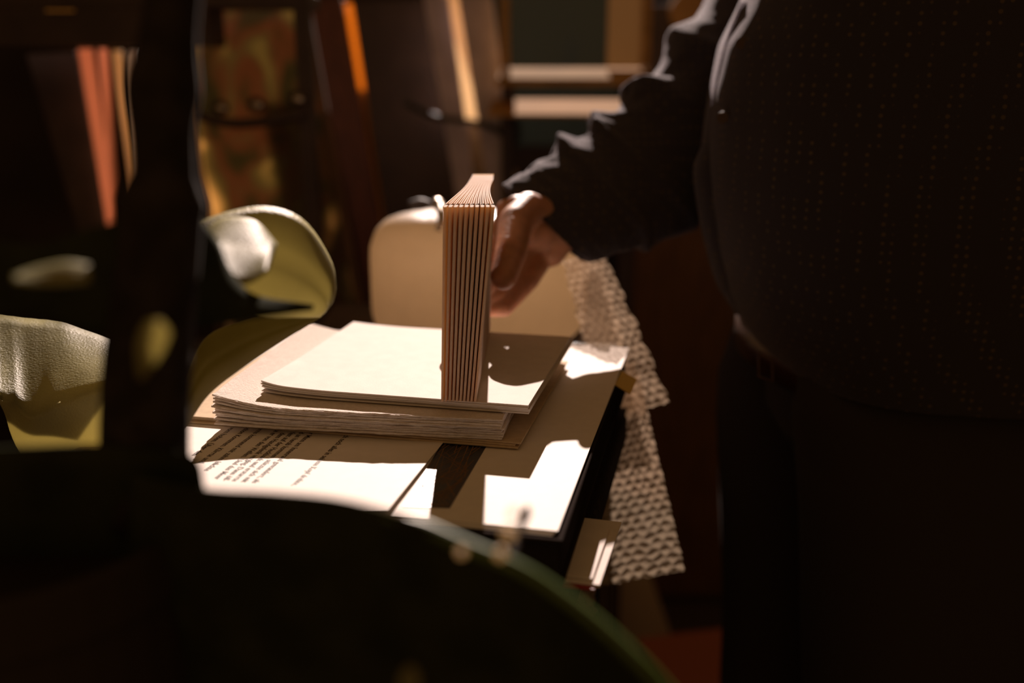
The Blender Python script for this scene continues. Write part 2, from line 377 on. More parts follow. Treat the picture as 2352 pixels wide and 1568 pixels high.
def folded_stack(name, m, corner, W, D, z0, z1, n, seed, curl, ragged, label, cat, group, jit=.0015, rot=0, base=None):
    """n folded sections, spine at the front; corner is the front right corner; every one its own object"""
    rg = random.Random(seed); M0 = loc_M(Vector((corner.x, corner.y, 0))) @ Matrix.Rotation(rot, 4, 'Z')
    t = (z1-z0)/n; nx = 46; ny = 22
    for k in range(n):
        dx, dy, rz = rg.uniform(-jit, jit), rg.uniform(-jit, jit), R(rg.uniform(-.5, .5))
        if k == n-1: dx = dy = rz = 0
        Mk = M0 @ Matrix.Translation((dx, dy, 0)) @ Matrix.Rotation(rz, 4, 'Z')
        zb = z0+k*t; sd = rg.random()*50
        fr = (k+1)/n
        verts = []; faces = []
        prof = []                                # open at the back, folded round at the front
        th = t*.40
        for a in range(7):                       # outer fold
            an = -pi/2-pi*a/6
            prof.append((t*.5+cos(an)*t*.46, t*.5+sin(an)*t*.47))
        ys = [D*j/ny for j in range(1, ny+1)]
        outer = [(y, t*.03) for y in reversed(ys)]+prof+[(y, t*.97) for y in ys]
        inner = [(y, t*.60) for y in reversed(ys)]+[(t*.9, t*.5)]+[(y, t*.40) for y in ys]
        loop = outer+inner; L_ = len(loop)
        for i in range(nx+1):
            u = i/nx
            for (y, z) in loop:
                x = -W*(1-u)
                e = 0; 
                if ragged:
                    e = ragged*(noise.noise(Vector((x*90, sd+z*3000, 0)))+.6*noise.noise(Vector((x*260, sd, 3))))
                yy = y+e*max(0, 1-y/(D*.04)) + (e*.6 if y > D*.97 else 0)
                xx = x
                if ragged and u > .97: xx += ragged*1.5*noise.noise(Vector((y*120, sd, 7)))+ragged*.5
                if ragged and u < .03: xx += ragged*noise.noise(Vector((y*120, sd, 9)))
                q_ = y/D
                zz = zb+z+curl(u, q_)*fr + (base(u) if base else 0) + (ragged*.25*noise.noise(Vector((x*60, sd, y*60)))*(1 if y < D*.03 or u > .98 else 0))
                verts.append(Mk @ Vector((xx, yy, zz)))
        for i in range(nx):
            for j in range(L_): faces.append([i*L_+j, i*L_+(j+1) % L_, (i+1)*L_+(j+1) % L_, (i+1)*L_+j])
        # end caps: quads between outer and inner, matched by y
        no = len(outer)
        for i in (0, nx):
            b = i*L_
            for j in range(ny-1):
                faces.append([b+j, b+j+1, b+L_-2-j, b+L_-1-j])            # lower leaf: outer j with inner upper... matched below
            o1 = [b+ny-1]+[b+ny+a for a in range(7)]+[b+ny+7]
            faces.append(o1+[b+no+ny+1, b+no+ny, b+no+ny-1])
            for j in range(ny-1):
                faces.append([b+ny+7+j, b+ny+7+j+1, b+no+ny-2-j, b+no+ny-1-j])
        order = n-1-k
        lab = label % (ORD[order] if order < n-1 else 'lowest')
        o = mk(name, verts, faces, m, label=lab, cat=cat, group=group)
        for p in o.data.polygons: p.use_smooth = False
c2 = atz(1152, 962, .9605)
folded_stack('rag_paper_section', deckle, c2, .258, .252, .9412, .9600, 9, 11,
             lambda u, q_: .0105*max(0, (.32-u)/.32)**2*(1+.15*q_),
             .0016, '%s folded rag paper section with torn edges in the middle stack', 'paper', 'rag-edged paper sections', .0016, rot=R(4.4))
c1 = atz(1213, 931, .9695)
folded_stack('booklet', paper, c1, .247, .230, .9612, .9695, 5, 5,
             lambda u, q_: .0026*max(0, (.10-u)/.10)**2*max(0, 1-q_*3),
             0, '%s smooth cream booklet lying flat under the held booklets', 'booklet', 'flat cream booklets', .0012, base=lambda u: .0030*max(0, (.30-u)/.30)**2)

# ------------------------------------------------------------------ booklets held upright
ZB = .9708; YN = .815; YF = 1.065; HT = 1.1385-ZB
NX = 10
ORDL = ['leftmost', 'second from the left', 'third from the left', 'fourth from the left', 'fifth from the left', 'sixth from the left', 'seventh from the left', 'third from the right', 'second from the right', 'rightmost']
def held(k):
    s0, s1 = k/NX, (k+1)/NX
    nz, ny = 10, 26
    tl, tr, bl, br = -.0572, -.0132, -.0618, -.0302      # near face, X of the left and right corner at the top and at the bottom
    ftl, ftr, fbl, fbr = -.0415, -.0195, -.050, -.0240   # far end
    def X(s, v, h):                                       # s across, v depth, h height
        near = lerp(lerp(bl, br, s), lerp(tl, tr, s), h); far = lerp(lerp(fbl, fbr, s), lerp(ftl, ftr, s), h)
        e = v*v*(3-2*v)
        x = lerp(near, far, e**.8)
        x -= .006*sin(pi*min(1, v*1.25))*(s-.35)*h       # squeezed in the middle by the hand
        return x
    verts = []; faces = []
    c0 = .10
    # outline seen from above: left leaf out and back, right leaf out and back, joined round at the spine
    def outline(h):
        P = []; wn = (s1-s0)
        def pt(f, v): return (X(s0+wn*f, v, h), YN+(YF-YN)*v+.0012*abs(f-.5)*0)
        vs_ = [ (i/ny) for i in range(ny+1)]
        top = .05
        tp_ = lambda v: .15-.12*min(1, v*3)
        for v in reversed(vs_[1:]): P.append(pt(tp_(v), v))
        for a in range(7):
            an = pi*a/6
            P.append((X(s0+wn*(.5-.33*cos(an)), 0, h), YN-.0018*sin(an)))
        for v in vs_[1:]: P.append(pt(1-tp_(v), v))
        gap = lambda v: .15*(1-v)**.5
        for v in reversed(vs_[2:]): P.append(pt(.5+gap(v)*.9+.02, v))
        P.append(pt(.5, .045))
        for v in vs_[2:]: P.append(pt(.5-gap(v)*.9-.02, v))
        return P
    rings = []
    for i in range(nz+1):
        h = i/nz; z = ZB+HT*h
        rings.append([Vector((x, y, z)) for x, y in outline(h)])
    n = len(rings[0])
    verts = [p for r_ in rings for p in r_]
    for i in range(nz):
        for j in range(n): faces.append([i*n+j, i*n+(j+1) % n, (i+1)*n+(j+1) % n, (i+1)*n+j])
    for i in (0, nz):
        b = i*n; L0 = ny; nin = n
        for j in range(ny-1): faces.append([b+j, b+j+1, b+n-2-j, b+n-1-j] if n-2-j >= 0 else [])
        mid = ny+7
        for j in range(ny-2): faces.append([b+mid+j+1, b+mid+j, b+mid+2*ny-1-j, b+mid+2*ny-2-j])
        ii = mid+ny+(ny-1)
        faces.append([b+a for a in range(ny-1, mid+1)]+[b+mid+1, b+ii-1, b+ii, b+ii+1])
    faces = [f for f in faces if len(set(f)) == len(f) and max(f) < len(verts)]
    o = mk('held_booklet', verts, faces, paper_thin, label='%s of ten upright folded booklets held in the hand' % ORDL[k], cat='booklet', group='upright booklets held in the hand')
    # one loose inner sheet
    iv = []; iff = []
    for i in range(nz+1):
        h = i/nz; z = ZB+.0008+(HT-.0016)*h
        for j in range(ny+1):
            v = .05+.93*j/ny; f_ = .5+.05*sin(v*5+k)
            x = X(s0+(s1-s0)*f_, v, h); y = YN+(YF-YN)*v
            z_ = z; iv += [Vector((x-.00012, y, z_)), Vector((x+.00012, y, z_))]
    st_ = 2*(ny+1)
    for i in range(nz):
        for j in range(ny):
            a = i*st_+2*j; iff += [[a, a+2, a+st_+2, a+st_], [a+1, a+st_+1, a+st_+3, a+3]]
    for j in range(ny): a = nz*st_+2*j; iff.append([a, a+2, a+3, a+1])
    child_mesh('inner_sheet', iv, iff, paper_thin, o)
for k in range(NX): held(k)

# ------------------------------------------------------------------ the man
PYC = 1.23                                            # where his trunk stands
pe = empty('person', (.54, PYC, FZ), 0, label='person in a dark dotted shirt reaching out to hold upright booklets', cat='person')
hb = MB()
def cap(a, ra, b, rb, n=7):
    a, b = Vector(a), Vector(b)
    hb.tube([a.lerp(b, i/n) for i in range(n+1)], [lerp(ra, rb, i/n) for i in range(n+1)], 16)
    hb.ball(a, ra*.995, 16, 10); hb.ball(b, rb*.995, 16, 10)
def chain(pts):
    P = [(at(*p[:3]), p[3]) if len(p) == 4 else (Vector(p[0]), p[1]) for p in pts]
    for (a, ra), (b, rb) in zip(P, P[1:]): cap(a, ra, b, rb)
    return P
chain([(1460, 400, 1.33, .032), (1350, 462, 1.25, .028), (1300, 492, 1.215, .026), (1262, 512, 1.200, .028)])
# thumb along the right cover
chain([(1266, 502, 1.215, .0200), (1245, 494, 1.190, .0225), (1214, 482, 1.17, .0212), (1184, 512, 1.135, .0200), (1174, 580, 1.080, .0178), (1157, 636, 1.040, .0145)])
K = [(1170, 488, 1.172), (1204, 528, 1.190), (1228, 560, 1.195), (1252, 584, 1.19)]
rk = [.0172, .0176, .0168, .0152]
for (kx, ky, kY), r_ in zip(K, rk): chain([(1274, 514, 1.210, .0200), (1250, 520, 1.196, .0220), (kx, ky, kY, r_)])
chain([(1284, 540, 1.190, .0235), (1264, 576, 1.185, .0198)])          # heel of the hand
chain([(1240, 532, 1.18, .0245), (1212, 535, 1.170, .0210)])
fing = [[(1170, 488, 1.172, .0148), (1146, 545, 1.150, .0130), (1112, 610, 1.100, .0112), ((-.0610, 1.035, 1.022), .0098)],
        [(1204, 528, 1.190, .0148), (1174, 590, 1.160, .0132), (1128, 645, 1.105, .0114), ((-.0560, 1.045, 1.004), .0098)],
        [(1228, 560, 1.195, .0140), (1194, 624, 1.160, .0126), (1142, 680, 1.105, .0108), ((-.0400, 1.090, .996), .0095)],
        [(1252, 584, 1.190, .0130), (1216, 644, 1.150, .0115), (1158, 708, 1.100, .0100), ((-.0280, 1.095, .984), .0088)]]
for f_ in fing: chain(f_)
hb.ball(at(1186, 474, 1.165), .0135)
hb.tube(catmull([at(1228, 468, 1.175), at(1200, 474, 1.165), at(1176, 488, 1.160)], 6), [.005, .008, .008, .008, .0065, .006, .004], 8)
hand = hb.build('body', skin, pe, smooth=True)
rm = hand.modifiers.new('remesh', 'REMESH'); rm.mode = 'VOXEL'; rm.voxel_size = .0020; rm.use_smooth_shade = True
sm = hand.modifiers.new('smooth', 'SMOOTH'); sm.factor = .5; sm.iterations = 5
bpy.context.view_layer.update(); bake(hand)
bb = MB()
def bcap(a, ra, b, rb):
    a, b = Vector(a), Vector(b); n = 6
    bb.tube([a.lerp(b, i/n) for i in range(n+1)], [lerp(ra, rb, i/n) for i in range(n+1)], 16); bb.ball(a, ra*.99); bb.ball(b, rb*.99)
sh_r = Vector((.55, 1.52, 1.52)); sh_l = Vector((.60, 1.04, 1.52)); el = at(1560, 380, 1.38)
bcap(at(1460, 400, 1.33), .036, el, .046); bcap(el, .052, sh_r, .068)
bcap(sh_l, .068, (.84, .98, 1.18), .055); bcap((.84, .98, 1.18), .052, (.85, .95, .86), .036); bcap((.85, .95, .86), .032, (.84, .94, .76), .040)
bcap((.56, PYC, .95), .15, (.57, PYC+.03, 1.38), .18); bcap(sh_r, .075, sh_l, .075); bcap((.57, PYC, 1.44), .085, (.56, PYC, 1.62), .070)
bb.ball((.54, PYC, 1.75), .130, 20, 14, (.95, .78, 1.15)); bb.ball((.41, PYC, 1.73), .022, sc=(1.2, .8, 1.3)); bb.ball((.455, PYC, 1.66), .042)
for s in (-1, 1): bb.ball((.55, PYC+s*.105, 1.735), .024, sc=(1, .4, 1.5))
for s in (-1, 1):
    y = PYC+s*.125; bcap((.55, y, .88), .11, (.51, y, .30), .070); bcap((.51, y, .30), .068, (.55, y, FZ+.12), .044); bcap((.56, y, FZ+.06), .040, (.37, y, FZ+.045), .036)
rest = bb.build('rest', skin, pe, smooth=True)
rm = rest.modifiers.new('remesh', 'REMESH'); rm.mode = 'VOXEL'; rm.voxel_size = .013; rm.use_smooth_shade = True
sm = rest.modifiers.new('smooth', 'SMOOTH'); sm.iterations = 4
bpy.context.view_layer.update(); bake(rest)
bm = bmesh.new(); bm.from_mesh(hand.data); bm.from_mesh(rest.data); bm.to_mesh(hand.data); bm.free()
bpy.data.objects.remove(rest)
for p in hand.data.polygons: p.use_smooth = True
hand.data.materials.clear(); hand.data.materials.append(skin)
MB().ball((.56, PYC, 1.80), .133, 20, 14, (.95, .80, 1.05)).build('hair', hairm, pe, smooth=True)

# shirt body
prof = [(1752, 812), (1722, 772), (1686, 715), (1655, 645), (1633, 560), (1616, 460), (1609, 380), (1614, 300), (1628, 200), (1652, 100), (1692, 20), (1722, -60), (1740, -120)]
rings = []; seg = 72
def ring(xf, xb, yc, ry, z, tilt=0, ex=2.4, wr=0, sd=0, turn=0):
    out = []
    for k in range(seg):
        a = 2*pi*k/seg; c, s = cos(a), sin(a)
        rx = (xb-xf)/2; x = (xf+xb)/2+rx*math.copysign(abs(c)**(2/ex), c); y = yc+ry*math.copysign(abs(s)**(2/ex), s)
        d = wr*noise.noise(Vector((x*14, y*14, z*5+sd)))
        out.append(Vector((x+c*d, y+s*d, z+tilt*(x-xf))))
    if turn:
        cx, cy = (xf+xb)/2, yc
        out = [Vector((cx+(p.x-cx)*cos(turn)+(p.y-cy)*sin(turn), cy-(p.x-cx)*sin(turn)+(p.y-cy)*cos(turn), p.z)) for p in out]
        sh = xf-min(p.x for p in out); out = [p+Vector((sh, 0, 0)) for p in out]
    return out
S = []
for px, py in prof:
    p = at(px, py, PYC); S.append((p.x, p.z))
zz0 = S[0][1]
for i, (xf, z) in enumerate(S):
    t = (z-zz0)/(1.40-zz0)
    xb = .76+.02*sin(pi*max(0, min(1, t))); ry = .245+.03*sin(pi*max(0, min(1, .2+t*.7)))
    rings.append(ring(xf, xb, PYC, ry, z, 0, 2.5, .007, 1, R(9)))
rings += [ring(.36, .76, PYC+.04, .29, 1.50, 0, 2.3), ring(.44, .71, PYC+.04, .20, 1.56, 0, 2.1), ring(.49, .65, PYC, .085, 1.61, 0, 2)]
rings2 = []
for a, b in zip(rings, rings[1:]):
    for j in range(4): rings2.append([p.lerp(q_, j/4) for p, q_ in zip(a, b)])
rings2.append(rings[-1])
shb = MB().loft(rings2).build('shirt', shirtm, pe, smooth=True); subd(shb, 1)
pl = catmull([at(1700, 6, PYC-.035), at(1668, 90, PYC-.035), at(1641, 200, PYC-.035), at(1622, 300, PYC-.035), at(1604, 350, PYC-.035), at(1592, 390, PYC-.035), at(1600, 470, PYC-.035), at(1618, 560, PYC-.035), at(1645, 650, PYC-.035), at(1690, 722, PYC-.03)], 40)
m_ = MB(); off = [Vector((.000, .0, 0)), Vector((.024, -.036, 0)), Vector((.028, -.030, 0)), Vector((.005, .008, 0))]
m_.loft([[p+o_ for o_ in off] for p in pl]); plk = m_.build('placket', shirtm, pe, smooth=True)
for (px, py) in ((1703, 100), (1674, 442), (1660, 270)):
    c = at(px, py, PYC-.10)
    b = MB(); b.tube([c, c+Vector((.001, .004, .0))], [.0065, .0065], 16); b.build('button', beltm, plk, smooth=False)
# sleeve
path = [((1244, 512, 1.190), .0540), ((1305, 488, 1.220), .0620), ((1372, 448, 1.260), .0730), ((1450, 415, 1.300), .0840), ((1540, 350, 1.350), .0960), ((1630, 262, 1.410), .107), ((1740, 120, 1.46), .112), ((1850, -60, 1.52), .113)]
ctr = catmull([at(*p) for p, _ in path], 110); rr = catmull([Vector((r_, 0, 0)) for _, r_ in path], 110)
sg = 64; RR = []
for i, c in enumerate(ctr):
    t = (ctr[min(i+1, 110)]-ctr[max(i-1, 0)]).normalized()
    u = t.cross(Vector((0, 1, 0))).normalized()
    if u.z < 0: u = -u
    v_ = t.cross(u); s = i/110; row = []
    for k in range(sg):
        a = 2*pi*k/sg; d = u*cos(a)+v_*sin(a); up = max(0, cos(a))
        ph = s*40+1.3*sin(a)+2.4*noise.noise(Vector((s*5, a*.4, 2)))
        amp = .0 if s < .16 else (.0095*min(1, (s-.16)*7))
        fold = (1-abs(sin(ph*.5)))**1.5*2-1
        w1 = amp*fold*(.30+.9*up)
        w2 = .0045*noise.noise(Vector((s*22, cos(a)*2.2, sin(a)*2.2)))+.0016*noise.noise(Vector((s*60, cos(a)*6, sin(a)*6)))
        fl = max(0, min(1, (s-.36)/.42)); fl = fl*fl*(3-2*fl)
        A_ = Vector((0, .75, .66)); A_ = (A_-t*A_.dot(t)).normalized(); B_ = t.cross(A_)
        flat = A_*cos(a)*1.20+B_*sin(a)*.50
        dd = flat.lerp(d*1.0, fl) if fl < 1 else d
        row.append(c+dd*(rr[i].x+w1+w2)-t*(.016*cos(a)+.024*sin(a))*max(0, 1-s/.22))
    RR.append(row)
inner = [[ctr[0].lerp(p, .93)+(ctr[1]-ctr[0])*.2 for p in RR[0]], [ctr[4].lerp(p, .90) for p in RR[4]], [ctr[12].lerp(p, .80) for p in RR[12]]]
slv = MB().loft(list(reversed(inner))+RR, cap=False).build('sleeve', shirtm, pe, smooth=True); subd(slv, 1)
MB().tube(catmull([(.60, 1.05, 1.52), (.76, 1.0, 1.34), (.84, .98, 1.18), (.855, .96, 1.0), (.85, .95, .88)], 20), [.092-.0017*i for i in range(21)], 24).build('sleeve', shirtm, pe, smooth=True)
# trousers
def leg(yc, xs):
    return [[Vector((x+rx*cos(2*pi*k/40)+.005*noise.noise(Vector((k*.3, z*9, yc))), yc+ry*sin(2*pi*k/40), z)) for k in range(40)] for (x, z, rx, ry) in xs]
tm = MB()
E = [at(a, b, 1.34) for a, b in ((1652, 850), (1646, 960), (1650, 1100), (1660, 1250), (1667, 1380), (1658, 1480), (1652, 1568))]
far = [(.49, .93, .17, .13)]+[(p.x+.130, p.z, .130, .080) for p in E]+[(.48, .10, .12, .11), (.51, -.08, .11, .10), (.53, FZ+.11, .105, .105)]
tm.loft(leg(1.345, far))
tm.loft(leg(1.11, [(.54, .94, .21, .12), (.53, .86, .20, .12), (.52, .72, .17, .12), (.52, .30, .13, .11), (.52, .0, .12, .11), (.53, FZ+.11, .105, .105)]))
tm.loft([ring(.37-.03*i, .75, PYC, .205, .76+.05*i, 0, 2.3) for i in range(2)]+[ring(.335, .75, PYC, .207, .86, 0, 2.3), ring(.325, .75, PYC, .203, .93, 0, 2.3)])
trm = tm.build('trousers', trousm, pe, smooth=True)
zb_ = at(1700, 760, PYC).z
bl_ = [ring(.293, .765, PYC, .218, zb_-.03+.048*i, -.25, 2.3) for i in range(2)]
bli = [[Vector((p.x+(.53-p.x)*.04, p.y+(PYC-p.y)*.04, p.z)) for p in r_] for r_ in bl_]
bt = MB(); n = seg
bt.add([p for r_ in (bl_[0], bl_[1], bli[1], bli[0]) for p in r_], [[a*n+k, a*n+(k+1) % n, ((a+1) % 4)*n+(k+1) % n, ((a+1) % 4)*n+k] for a in range(4) for k in range(n)])
belt = bt.build('belt', beltm, pe, smooth=True)
bk = MB(); c = at(1742, 812, 1.04)
bk.tube([c, c+Vector((.014, -.005, -.007)), c+Vector((.016, -.005, -.030)), c+Vector((.002, 0, -.026)), c], .0020, 8, cap=False)
bk.build('buckle', beltm, belt)
kc = MB(); kc.tube([at(1866, 872, 1.12), at(1876, 882, 1.12)], .0018, 8); kc.tube([at(1900, 905, 1.12), at(1908, 912, 1.12)], .0014, 8)
kc.tube(catmull([at(1910, 918, 1.12), at(1906, 940, 1.12), at(1901, 972, 1.12)], 6), .0013, 8); kc.build('key_clip', brass, belt)
for s in (-1, 1):
    y = PYC+s*.118
    sb_ = MB(); sb_.loft([[Vector((.48+rx*cos(2*pi*k/24)-ox, y+ry*sin(2*pi*k/24), z+FZ)) for k in range(24)] for (z, rx, ry, ox) in ((0, .18, .062, 0), (.025, .185, .066, 0), (.062, .16, .06, -.01), (.10, .09, .058, -.06), (.135, .075, .055, -.06))])
    sb_.build('shoe', shoem, pe, smooth=True)

# ------------------------------------------------------------------ side table, packages, bubble wrap
se = empty('side_table', (-.12, 1.48, FZ), 0, label='low dark side table standing behind the pile of papers', cat='table')
MB().box((-.32, 1.37, .80), (.16, 1.75, .835)).build('tabletop', darkwood, se)
for x in (-.31, .11):
    for y in (1.38, 1.70): MB().box((x, y, FZ), (x+.04, y+.04, .80)).build('leg', darkwood, se)
def pillow(name, c, sx, sy, sz, m, label, cat, px=3.2, sd=0, rz=0, tear=0):
    rg_ = []; n = 60
    for j in range(-14, 15):
        ph = j/14*pi/2; cz = math.copysign(abs(sin(ph))**(2/4.2), ph); cr_ = abs(cos(ph))**(2/4.2)
        row = []
        for k in range(n):
            a = 2*pi*k/n; x = sx*cr_*math.copysign(abs(cos(a))**(2/px), cos(a)); y = sy*cr_*math.copysign(abs(sin(a))**(2/px), sin(a)); z = sz*cz
            d = .004*noise.noise(Vector((x*12, y*12+sd, z*12)))+.0016*noise.noise(Vector((x*60, y*60+sd, z*40)))
            p = Vector((x*(1+d*6), y*(1+d*6)+d, z+d)); p = Matrix.Rotation(rz, 3, 'Z') @ p
            row.append(Vector(c)+p)
        rg_.append(row)
    return MB().loft(rg_).build(name, m, smooth=True, label=label, cat=cat)
a1 = at(846, 480, 1.47); a2 = at(1352, 480, 1.47)
pillow('padded_package', ((a1.x+a2.x)/2, 1.48, .938), (a2.x-a1.x)/2, .085, .102, pack, 'cream padded package standing upright behind the held booklets', 'package', sd=3)
# clear tape dispenser clip on the package
tp = empty('binder_clip', at(1000, 500, 1.385), 0, label='small shiny metal clip beside the package behind the held booklets', cat='clip')
b = MB(); b.tube(catmull([at(1000, 466, 1.44), at(1010, 474, 1.43), at(1014, 500, 1.395), at(1006, 530, 1.388)], 10), [.008, .009, .009, .008, .008, .007, .007, .006, .005, .005, .004], 10); b.build('clip_body', chrome, tp, smooth=True)
b = MB(); b.tube(catmull([at(990, 470, 1.45), at(965, 463, 1.45), at(940, 470, 1.45)], 8), .005, 8); b.build('clip_arm', darkwood, tp, smooth=True)

wrap = empty('bubble_wrap', at(1420, 1340, 1.16), 0, label='clear bubble wrap hanging down in layers right of the table', cat='bubble wrap')
def wrapsheet(name, qd, nu, nv, pitch, sd, wob=.006):
    """qd: four corners TL, TR, BR, BL as px,py,Y"""
    c = [at(*p) for p in qd]; W_ = ((c[1]-c[0]).length+(c[2]-c[3]).length)/2; H_ = ((c[3]-c[0]).length+(c[2]-c[1]).length)/2
    nn = ((c[1]-c[0]).cross(c[3]-c[0])).normalized()
    if nn.y > 0: nn = -nn
    v = []; f = []
    for j in range(nv+1):
        for i in range(nu+1):
            u, w_ = i/nu, j/nv
            p = c[0].lerp(c[1], u).lerp(c[3].lerp(c[2], u), w_)
            X_, Y_ = u*W_, w_*H_
            row = round(Y_/(pitch*.866)); xo = (row % 2)*pitch*.5
            cx = round((X_-xo)/pitch)*pitch+xo; cy = row*pitch*.866
            d = math.hypot(X_-cx, Y_-cy)/(pitch*.46)
            h = (max(0, 1-d*d))**.5*pitch*.30 if d < 1 else 0
            wv = wob*noise.noise(Vector((u*3+sd, w_*4, sd)))+.0022*noise.noise(Vector((u*14, w_*17, sd)))
            v.append(p+nn*(h+wv)+Vector((.004*noise.noise(Vector((w_*9, sd, u*2))), 0, .003*noise.noise(Vector((u*12, sd, w_*3))))))
    for j in range(nv):
        for i in range(nu): a = j*(nu+1)+i; f.append([a, a+1, a+nu+2, a+nu+1])
    o = mk(name, v, f, bubble, wrap, smooth=True); return o
wrapsheet('upper_flap', [(1290, 600, 1.27), (1388, 575, 1.24), (1540, 925, 1.10), (1400, 960, 1.12)], 70, 110, .0115, 1)
wrapsheet('middle_flap', [(1335, 560, 1.30), (1372, 560, 1.29), (1480, 960, 1.14), (1330, 960, 1.17)], 60, 110, .0115, 5)
wrapsheet('lower_flap', [(1400, 850, 1.15), (1462, 830, 1.14), (1575, 1312, 1.00), (1362, 1350, 1.00)], 90, 150, .0105, 9)
wrapsheet('tail', [(1310, 1300, 1.02), (1368, 1310, 1.02), (1364, 1420, 1.0), (1310, 1410, 1.0)], 30, 40, .0105, 14)

# ------------------------------------------------------------------ background: shelf at the left
shY0, shY1 = 2.00, 2.26
Lx = -1.50; Rx = at(700, 300, shY0).x
ZTOP = at(600, 18, shY0).z; ZMID = .60
ce = empty('shelf_unit', ((Lx+Rx)/2, 2.12, FZ), 0, label='low dark open shelf unit at the back left', cat='shelf')
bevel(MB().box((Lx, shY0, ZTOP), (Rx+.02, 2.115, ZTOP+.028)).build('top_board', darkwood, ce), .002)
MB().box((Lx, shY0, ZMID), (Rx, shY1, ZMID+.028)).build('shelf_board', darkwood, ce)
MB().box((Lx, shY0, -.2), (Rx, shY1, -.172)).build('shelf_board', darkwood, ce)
MB().box((Lx, shY0, .28), (Rx, shY1, .308)).build('shelf_board', darkwood, ce)
for x in (Lx-.03, Rx-.01):
    for y, zt_ in ((shY0, ZTOP), (shY1-.03, ZMID)): MB().box((x, y, FZ), (x+.03, y+.03, zt_)).build('post', darkwood, ce)
zb = at(300, 106, shY0-.002).z; xr = at(482, 100, shY0).x
MB().box((Lx, shY0-.004, zb), (xr, 2.11, ZTOP)).build('drawer', darkwood, ce)
drw = [o for o in bpy.data.objects if o.name == 'drawer'][0]
g = MB().box((0, 0, 0), (.055, .006, .004), Matrix.Translation(at(105, 27, shY0-.012))); g.build('drawer_pull', brass, drw)
def board_px(name, quad, Y, depth, m, label=None, cat=None, group=None, lean=0, parent=None):
    """quad in px, TL TR BR BL; the lower points lie lean nearer the camera; depth goes away from the camera"""
    ys = [Y, Y, Y-lean, Y-lean]
    b = MB().prism([at(p[0], p[1], y) for p, y in zip(quad, ys)], (0, depth, 0))
    k = dict(label=label, cat=cat, group=group) if parent is None else {}
    o = b.build(name, m, parent, **k); bevel(o, .0015, 1); return o
def ext(quad, Y, zfloor, lean=0):
    """extend the two lower corners along the sides down to height zfloor"""
    TL, TR, BR, BL = [at(p[0], p[1], y) for p, y in zip(quad, [Y, Y, Y-lean, Y-lean])]
    def dn(a, b): t = (zfloor-a.z)/(b.z-a.z); return a+(b-a)*t
    return [TL, TR, dn(TR, BR), dn(TL, BL)]
def stand(name, quad, Y, depth, m, zf, label, cat, group=None, lean=.05):
    b = MB().prism(ext(quad, Y, zf, lean), (0, depth, 0)); o = b.build(name, m, label=label, cat=cat, group=group); bevel(o, .0015, 1); return o
zs = ZMID+.029
stand('file_folder', [(178, 112), (212, 112), (272, 525), (246, 525)], 2.11, .004, peach, zs, 'wide peach folder leaning at the left of the shelf papers', 'folder', 'folders standing on the shelf')
stand('file_folder', [(226, 112), (246, 112), (262, 330), (244, 330)], 2.13, .003, peach, zs, 'narrow peach folder leaning just right of the wide one', 'folder', 'folders standing on the shelf')
def roll(name, pts, r_, Y, m, label):
    P = [at(px, py, Y) for px, py in pts]; a, b = P[-2], P[-1]; t = (zs+.0-a.z)/(b.z-a.z); P.append(a+(b-a)*t)
    return MB().tube(catmull(P, 20), r_, 20).build(name, m, smooth=True, label=label, cat='paper roll', group='paper rolls standing on the shelf')
roll('paper_roll', [(270, 116), (285, 240), (304, 380)], .009, 2.15, cream, 'bent cream paper roll standing between peach folder and white roll')
roll('paper_roll', [(312, 118), (318, 200), (330, 380)], .012, 2.18, paper, 'short pale paper roll right of the bent cream roll')
stand('card_or_light_strip', [(332, 108), (352, 108), (370, 380), (350, 380)], 2.13, .003, redwood, zs, 'narrow dark red card leaning right of the paper rolls', 'card')
stand('card_or_light_strip', [(354, 104), (364, 104), (380, 380), (370, 380)], 2.14, .003, cream, zs, 'thin pale card edge leaning beside the dark red card', 'card')
stand('card_or_light_strip', [(60, 125), (176, 118), (215, 330), (120, 330)], 2.18, .004, darkwood, zs, 'dim brown cardboard sheet leaning behind the peach folder', 'card')
stand('card_or_light_strip', [(408, 150), (420, 150), (478, 440), (462, 440)], 2.10, .003, cream, zs, 'slim white strip standing in for gap light left of the painted canvas', 'card')  # added strip, stands in for bright light through a gap
# wrapped painting
we_ = empty('canvas_painting', at(600, 560, 2.17), 0, label='glossy abstract painted canvas in green, red and gold at the back left', cat='painting')
stq = ext([(430, 28), (694, 14), (778, 480), (470, 480)], 2.17, zs, .06)
o = MB().prism(stq, (0, .006, 0)).build('canvas', painting, we_)
sd_ = [stq[1], stq[1]+Vector((.014, 0, 0)), stq[2]+Vector((.014, 0, 0)), stq[2]]
MB().prism(sd_, (0, .02, 0)).build('frame_edge', brownwood, we_)
# three metal rings on a dark rail
re_ = empty('ring_rail', at(560, 320, 1.99), 0, label='dark rail with three metal ring hooks before the painted canvas', cat='rail')
rl = MB(); rl.tube(catmull([at(445, 262, 1.995), at(520, 282, 1.995), at(600, 280, 1.995), at(700, 262, 1.995)], 14), .010, 12); rl.build('rail', darkwood, re_, smooth=True)
for px, py in ((505, 247), (588, 240), (682, 226)):
    c = at(px, py, 1.985); rm_ = MB(); pts = [c+Vector((.015*cos(a*pi/8), -.004*sin(a*pi/8), .012*sin(a*pi/8))) for a in range(17)]
    rm_.tube(pts, .0035, 10, cap=False); rg1 = rm_.build('ring', darkwood, re_, smooth=True)
    MB().ball(c+Vector((0, .004, -.001)), .0115, sc=(1.2, .5, .7)).build('knob', chrome, rg1, smooth=True)

